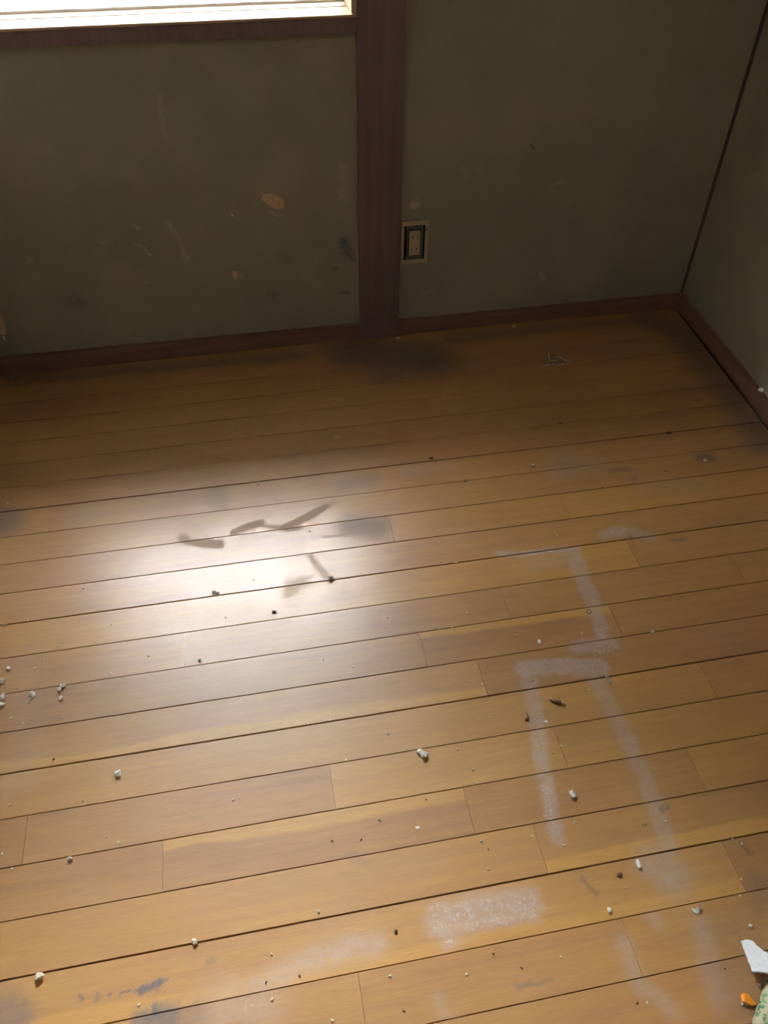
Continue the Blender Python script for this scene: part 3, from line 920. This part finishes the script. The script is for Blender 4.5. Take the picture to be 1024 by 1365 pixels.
# crumpled clear film in the dark corner
root = tag(empty('plastic_film', FP(741, 482)), 'crumpled scrap of clear plastic film on the dark floor right of the outlet', 'film')
bm = bmesh.new()
NX, NY = 18, 7
g = []
for a in range(NX):
    row = []
    for b in range(NY):
        u, v = a / (NX - 1), b / (NY - 1)
        px = 724 + 38 * u; top = 487 - 13 * math.sin(math.pi * (u ** .8)) ** .8; py = 488.5 - 3 * u + (top - 487.5) * v
        z = .001 + .010 * abs(noise.noise(Vector((u * 6, v * 4, 3.3)))) * math.sin(math.pi * u)
        row.append(bm.verts.new(FP(px, py, z)))
    g.append(row)
for a in range(NX - 1):
    for b in range(NY - 1):
        bm.faces.new((g[a][b], g[a + 1][b], g[a + 1][b + 1], g[a][b + 1]))
o = link('film_sheet', bm, M['film'], root); local(o, root)
for pts in ([(724, 487.5, .002), (730, 486.5, .004), (737, 486, .005), (745, 485.5, .004)],
            [(730, 482, .006), (737, 480, .011), (743, 482, .009)], [(742, 475, .010), (750, 478, .009), (757, 481.5, .006)],
            [(757, 485.5, .002), (760, 483, .004), (760, 479.5, .007)], [(744, 484.5, .004), (752, 485, .003)]):
    bm = bmesh.new(); tube(bm, [FP(*p) for p in pts], [.0008] + [.0014] * (len(pts) - 2) + [.0007], 6)
    o = link('crease', bm, M['filmedge'], root); local(o, root)
bm = bmesh.new(); tube(bm, [FP(733, 479, .008), FP(732, 474, .016), FP(731.5, 468, .024)], [.0012, .0016, .0010], 6)
o = link('upright_corner', bm, M['filmedge'], root); local(o, root)

# torn sheets at the lower right
def torn_sheet(name, outline, zf, thick, mat, label, cat, rag=.10, seed=1, parent=None, root=None):
    rnd = random.Random(seed)
    pts = []
    for (a, b) in zip(outline, outline[1:] + outline[:1]):
        L = math.hypot(b[0] - a[0], b[1] - a[1]); k = max(1, int(L / 2.5))
        for t in range(k):
            f = t / k
            r = rag if t else 0
            pts.append((a[0] + (b[0] - a[0]) * f + rnd.uniform(-1, 1) * r * 3, a[1] + (b[1] - a[1]) * f + rnd.uniform(-1, 1) * r * 3))
    cx = sum(p[0] for p in pts) / len(pts); cy = sum(p[1] for p in pts) / len(pts)
    bm = bmesh.new(); lv = []
    for s_ in (1.0, .93, .6, .3):
        ring = []
        for x, y in pts:
            X, Y = cx + (x - cx) * s_, cy + (y - cy) * s_
            z = zf(X, Y) - (0.0005 if s_ == 1.0 else 0) + .0006 * noise.noise(Vector((X * .22, Y * .22, seed)))
            ring.append(bm.verts.new(FP(X, Y, z)))
        lv.append(ring)
    c = bm.verts.new(FP(cx, cy, zf(cx, cy)))
    bot = [bm.verts.new(FP(x, y, zf(x, y)) - Vector((0, 0, thick))) for x, y in pts]
    n = len(pts)
    for a, b in zip(lv, lv[1:]):
        for k in range(n): bm.faces.new((a[k], a[(k + 1) % n], b[(k + 1) % n], b[k]))
    for k in range(n):
        j = (k + 1) % n
        bm.faces.new((lv[-1][k], lv[-1][j], c)); bm.faces.new((bot[k], bot[j], lv[0][j], lv[0][k]))
    bm.faces.new(bot[::-1])
    bmesh.ops.recalc_face_normals(bm, faces=bm.faces)
    o = link(name, bm, mat, parent)
    if root is not None: local(o, root)
    return tag(o, label, cat)
torn_sheet('torn_foam', [(988.5, 1254), (996, 1252.5), (1003.5, 1254), (1010, 1261), (1018, 1267.5), (1030, 1273), (1038, 1285), (1036, 1301), (1022, 1297), (1004, 1295), (1001, 1287), (995, 1272)],
           lambda x, y: .0045 + .014 * max(0, min(1, (y - 1254) / 42)), .0032, M['paper'],
           'torn white foam sheet piece with ragged edges at the lower right picture edge', 'foam', .12, 3)
root = tag(empty('orange_chip', FP(998, 1332)), 'bright orange plastic fragment beside the green-printed cloth', 'fragment')
torn_sheet('orange_body', [(988, 1326), (991.5, 1323.5), (998, 1324.5), (1001.5, 1330), (1008.5, 1337), (1008, 1340), (1001, 1340.5), (995, 1336.5), (989, 1334.5)],
           lambda x, y: .0046 + .0012 * math.sin((x - 988) * .2), .0022, M['orange'], None, None, .05, 5, root, root)
torn_sheet('pale_backing', [(988.2, 1334), (995, 1336), (1001, 1340), (996, 1340), (991, 1337.5), (989.5, 1340)],
           lambda x, y: .0020, .0016, M['foamside'], None, None, .04, 6, root, root)

# printed cloth running out of the picture at the lower right
bm = bmesh.new()
edge = [(1046, 1236), (1034, 1264), (1026, 1292), (1020, 1312), (1014.5, 1330), (1009.5, 1346), (1004, 1362), (998, 1382), (994, 1410)]
prof = [(0, .0015), (.0035, .0085), (.009, .0125), (.015, .0125), (.021, .008), (.026, .003), (.032, .0025), (.040, .007), (.055, .016), (.075, .018), (.095, .010), (.115, .003)]
E_ = []
for k in range((len(edge) - 1) * 6 + 1):
    t = k / 6; i0 = min(int(t), len(edge) - 2); f = t - i0
    E_.append(FP(edge[i0][0] + (edge[i0 + 1][0] - edge[i0][0]) * f, edge[i0][1] + (edge[i0 + 1][1] - edge[i0][1]) * f, .003))
rows = []
for k, p in enumerate(E_):
    d = (E_[min(k + 1, len(E_) - 1)] - E_[max(k - 1, 0)]).normalized(); s_ = Vector((-d.y, d.x, 0))
    if s_.x < 0: s_ = -s_
    s_ = s_.normalized()
    row = []
    for j, (a, z) in enumerate(prof):
        wv = noise.noise(Vector((k * .16, j * .35, 0)))
        q = p + s_ * (a + .0022 * noise.noise(Vector((k * .25, 0, 7))) * (1 if j == 0 else 1.4))
        row.append(bm.verts.new((q.x, q.y, max(.0012, z * (1 + .45 * wv)))))
    rows.append(row)
for a, b in zip(rows, rows[1:]):
    for k in range(len(prof) - 1): bm.faces.new((a[k], a[k + 1], b[k + 1], b[k]))
bmesh.ops.recalc_face_normals(bm, faces=bm.faces)
if sum(f.normal.z for f in bm.faces) < 0: bmesh.ops.reverse_faces(bm, faces=bm.faces)
o = link('printed_cloth', bm, M['cloth'], smooth=True)
sm = o.modifiers.new('thickness', 'SOLIDIFY'); sm.thickness = .001; sm.offset = 1
tag(o, 'cream cloth with a green print, rolled hem, at the bottom right corner', 'cloth')

# ------------------------------------------------------------------ tiny specks, alike
PALE = [(743,714),(611,732),(589,748),(608,750),(622,817),(583,837),(602,836),(689,847),(776,844),(829,611),(979,711),
 (6,834),(37,827),(28,847),(83,856),(148,898),(47,891),(23,918),(83,957),(30,964),(15,957),(110,1068),(13,1073),
 (470,889),(311,1066),(507,948),(517,978),(506,1092),(440,960),(411,965),(461,1013),(627,908),(643,912),(659,952),(721,952),
 (722,992),(748,994),(782,989),(738,1003),(610,999),(631,1026),(637,1044),(786,920),(3,1138),(16,1158),(141,1116),(158,1123),
 (185,1340),(425,1215),(362,1272),(363,1332),(443,1360),(642,1121),(651,1159),(709,1115),(752,1127),(766,1096),(748,1276),
 (622,1299),(520,1301),(887,1095),(834,1184),(977,1119),(989,1125),(988,1172),(987,1194),(863,1337),(10,671),(478,572),
 (620,430),(650,432),(575,437),(668,433),(800,592),(1012,1313)]
DARKS = [(517,823),(803,649),(888,628),(111,785),(148,833),(198,875),(345,646),(413,708),(431,880),(443,1121),(482,1119),
 (568,1066),(711,908),(72,1012),(355,1309),(399,1301),(651,1132),(658,1272),(695,1290),(850,1337),(967,1291),(338,773),(539,1348),(301,823)]
def area(px, py):
    if py < 680: return 'in the upper, shaded part of the floor'
    if py < 880: return 'round the bright reflection' if px < 500 else 'on the right between the upper seams'
    if px < 200: return 'along the left side below the reflection'
    if py < 1110: return 'in the middle of the floor' if px < 680 else 'between the two pale tape traces'
    return 'near the bottom edge, left half' if px < 560 else 'near the bottom edge, right half'
for base, pts_, mt, wd in (('tiny pale plaster speck', PALE, 'paleplaster', 2.6), ('tiny dark dirt speck', DARKS, 'dark', 1.9)):
    nm = 'plaster_speck' if mt == 'paleplaster' else 'dirt_speck'
    protos = []
    for k, (px, py) in enumerate(pts_):
        lb = base + ' ' + area(px, py)
        if k < 4:
            o = crumb(nm, px, py, wd + .4 * k, wd - .2, M[mt], lb, 'speck', sub=1)
            protos.append(o)
        else:
            o = protos[k % 4].copy(); COL.objects.link(o)
            P = FP(px, py, .0006); o.location = (P.x, P.y, 0); o.rotation_euler.z = random.uniform(0, 6.28)
            o['label'] = lb
        o['group'] = base.replace('speck', 'specks') + ' ' + area(px, py)
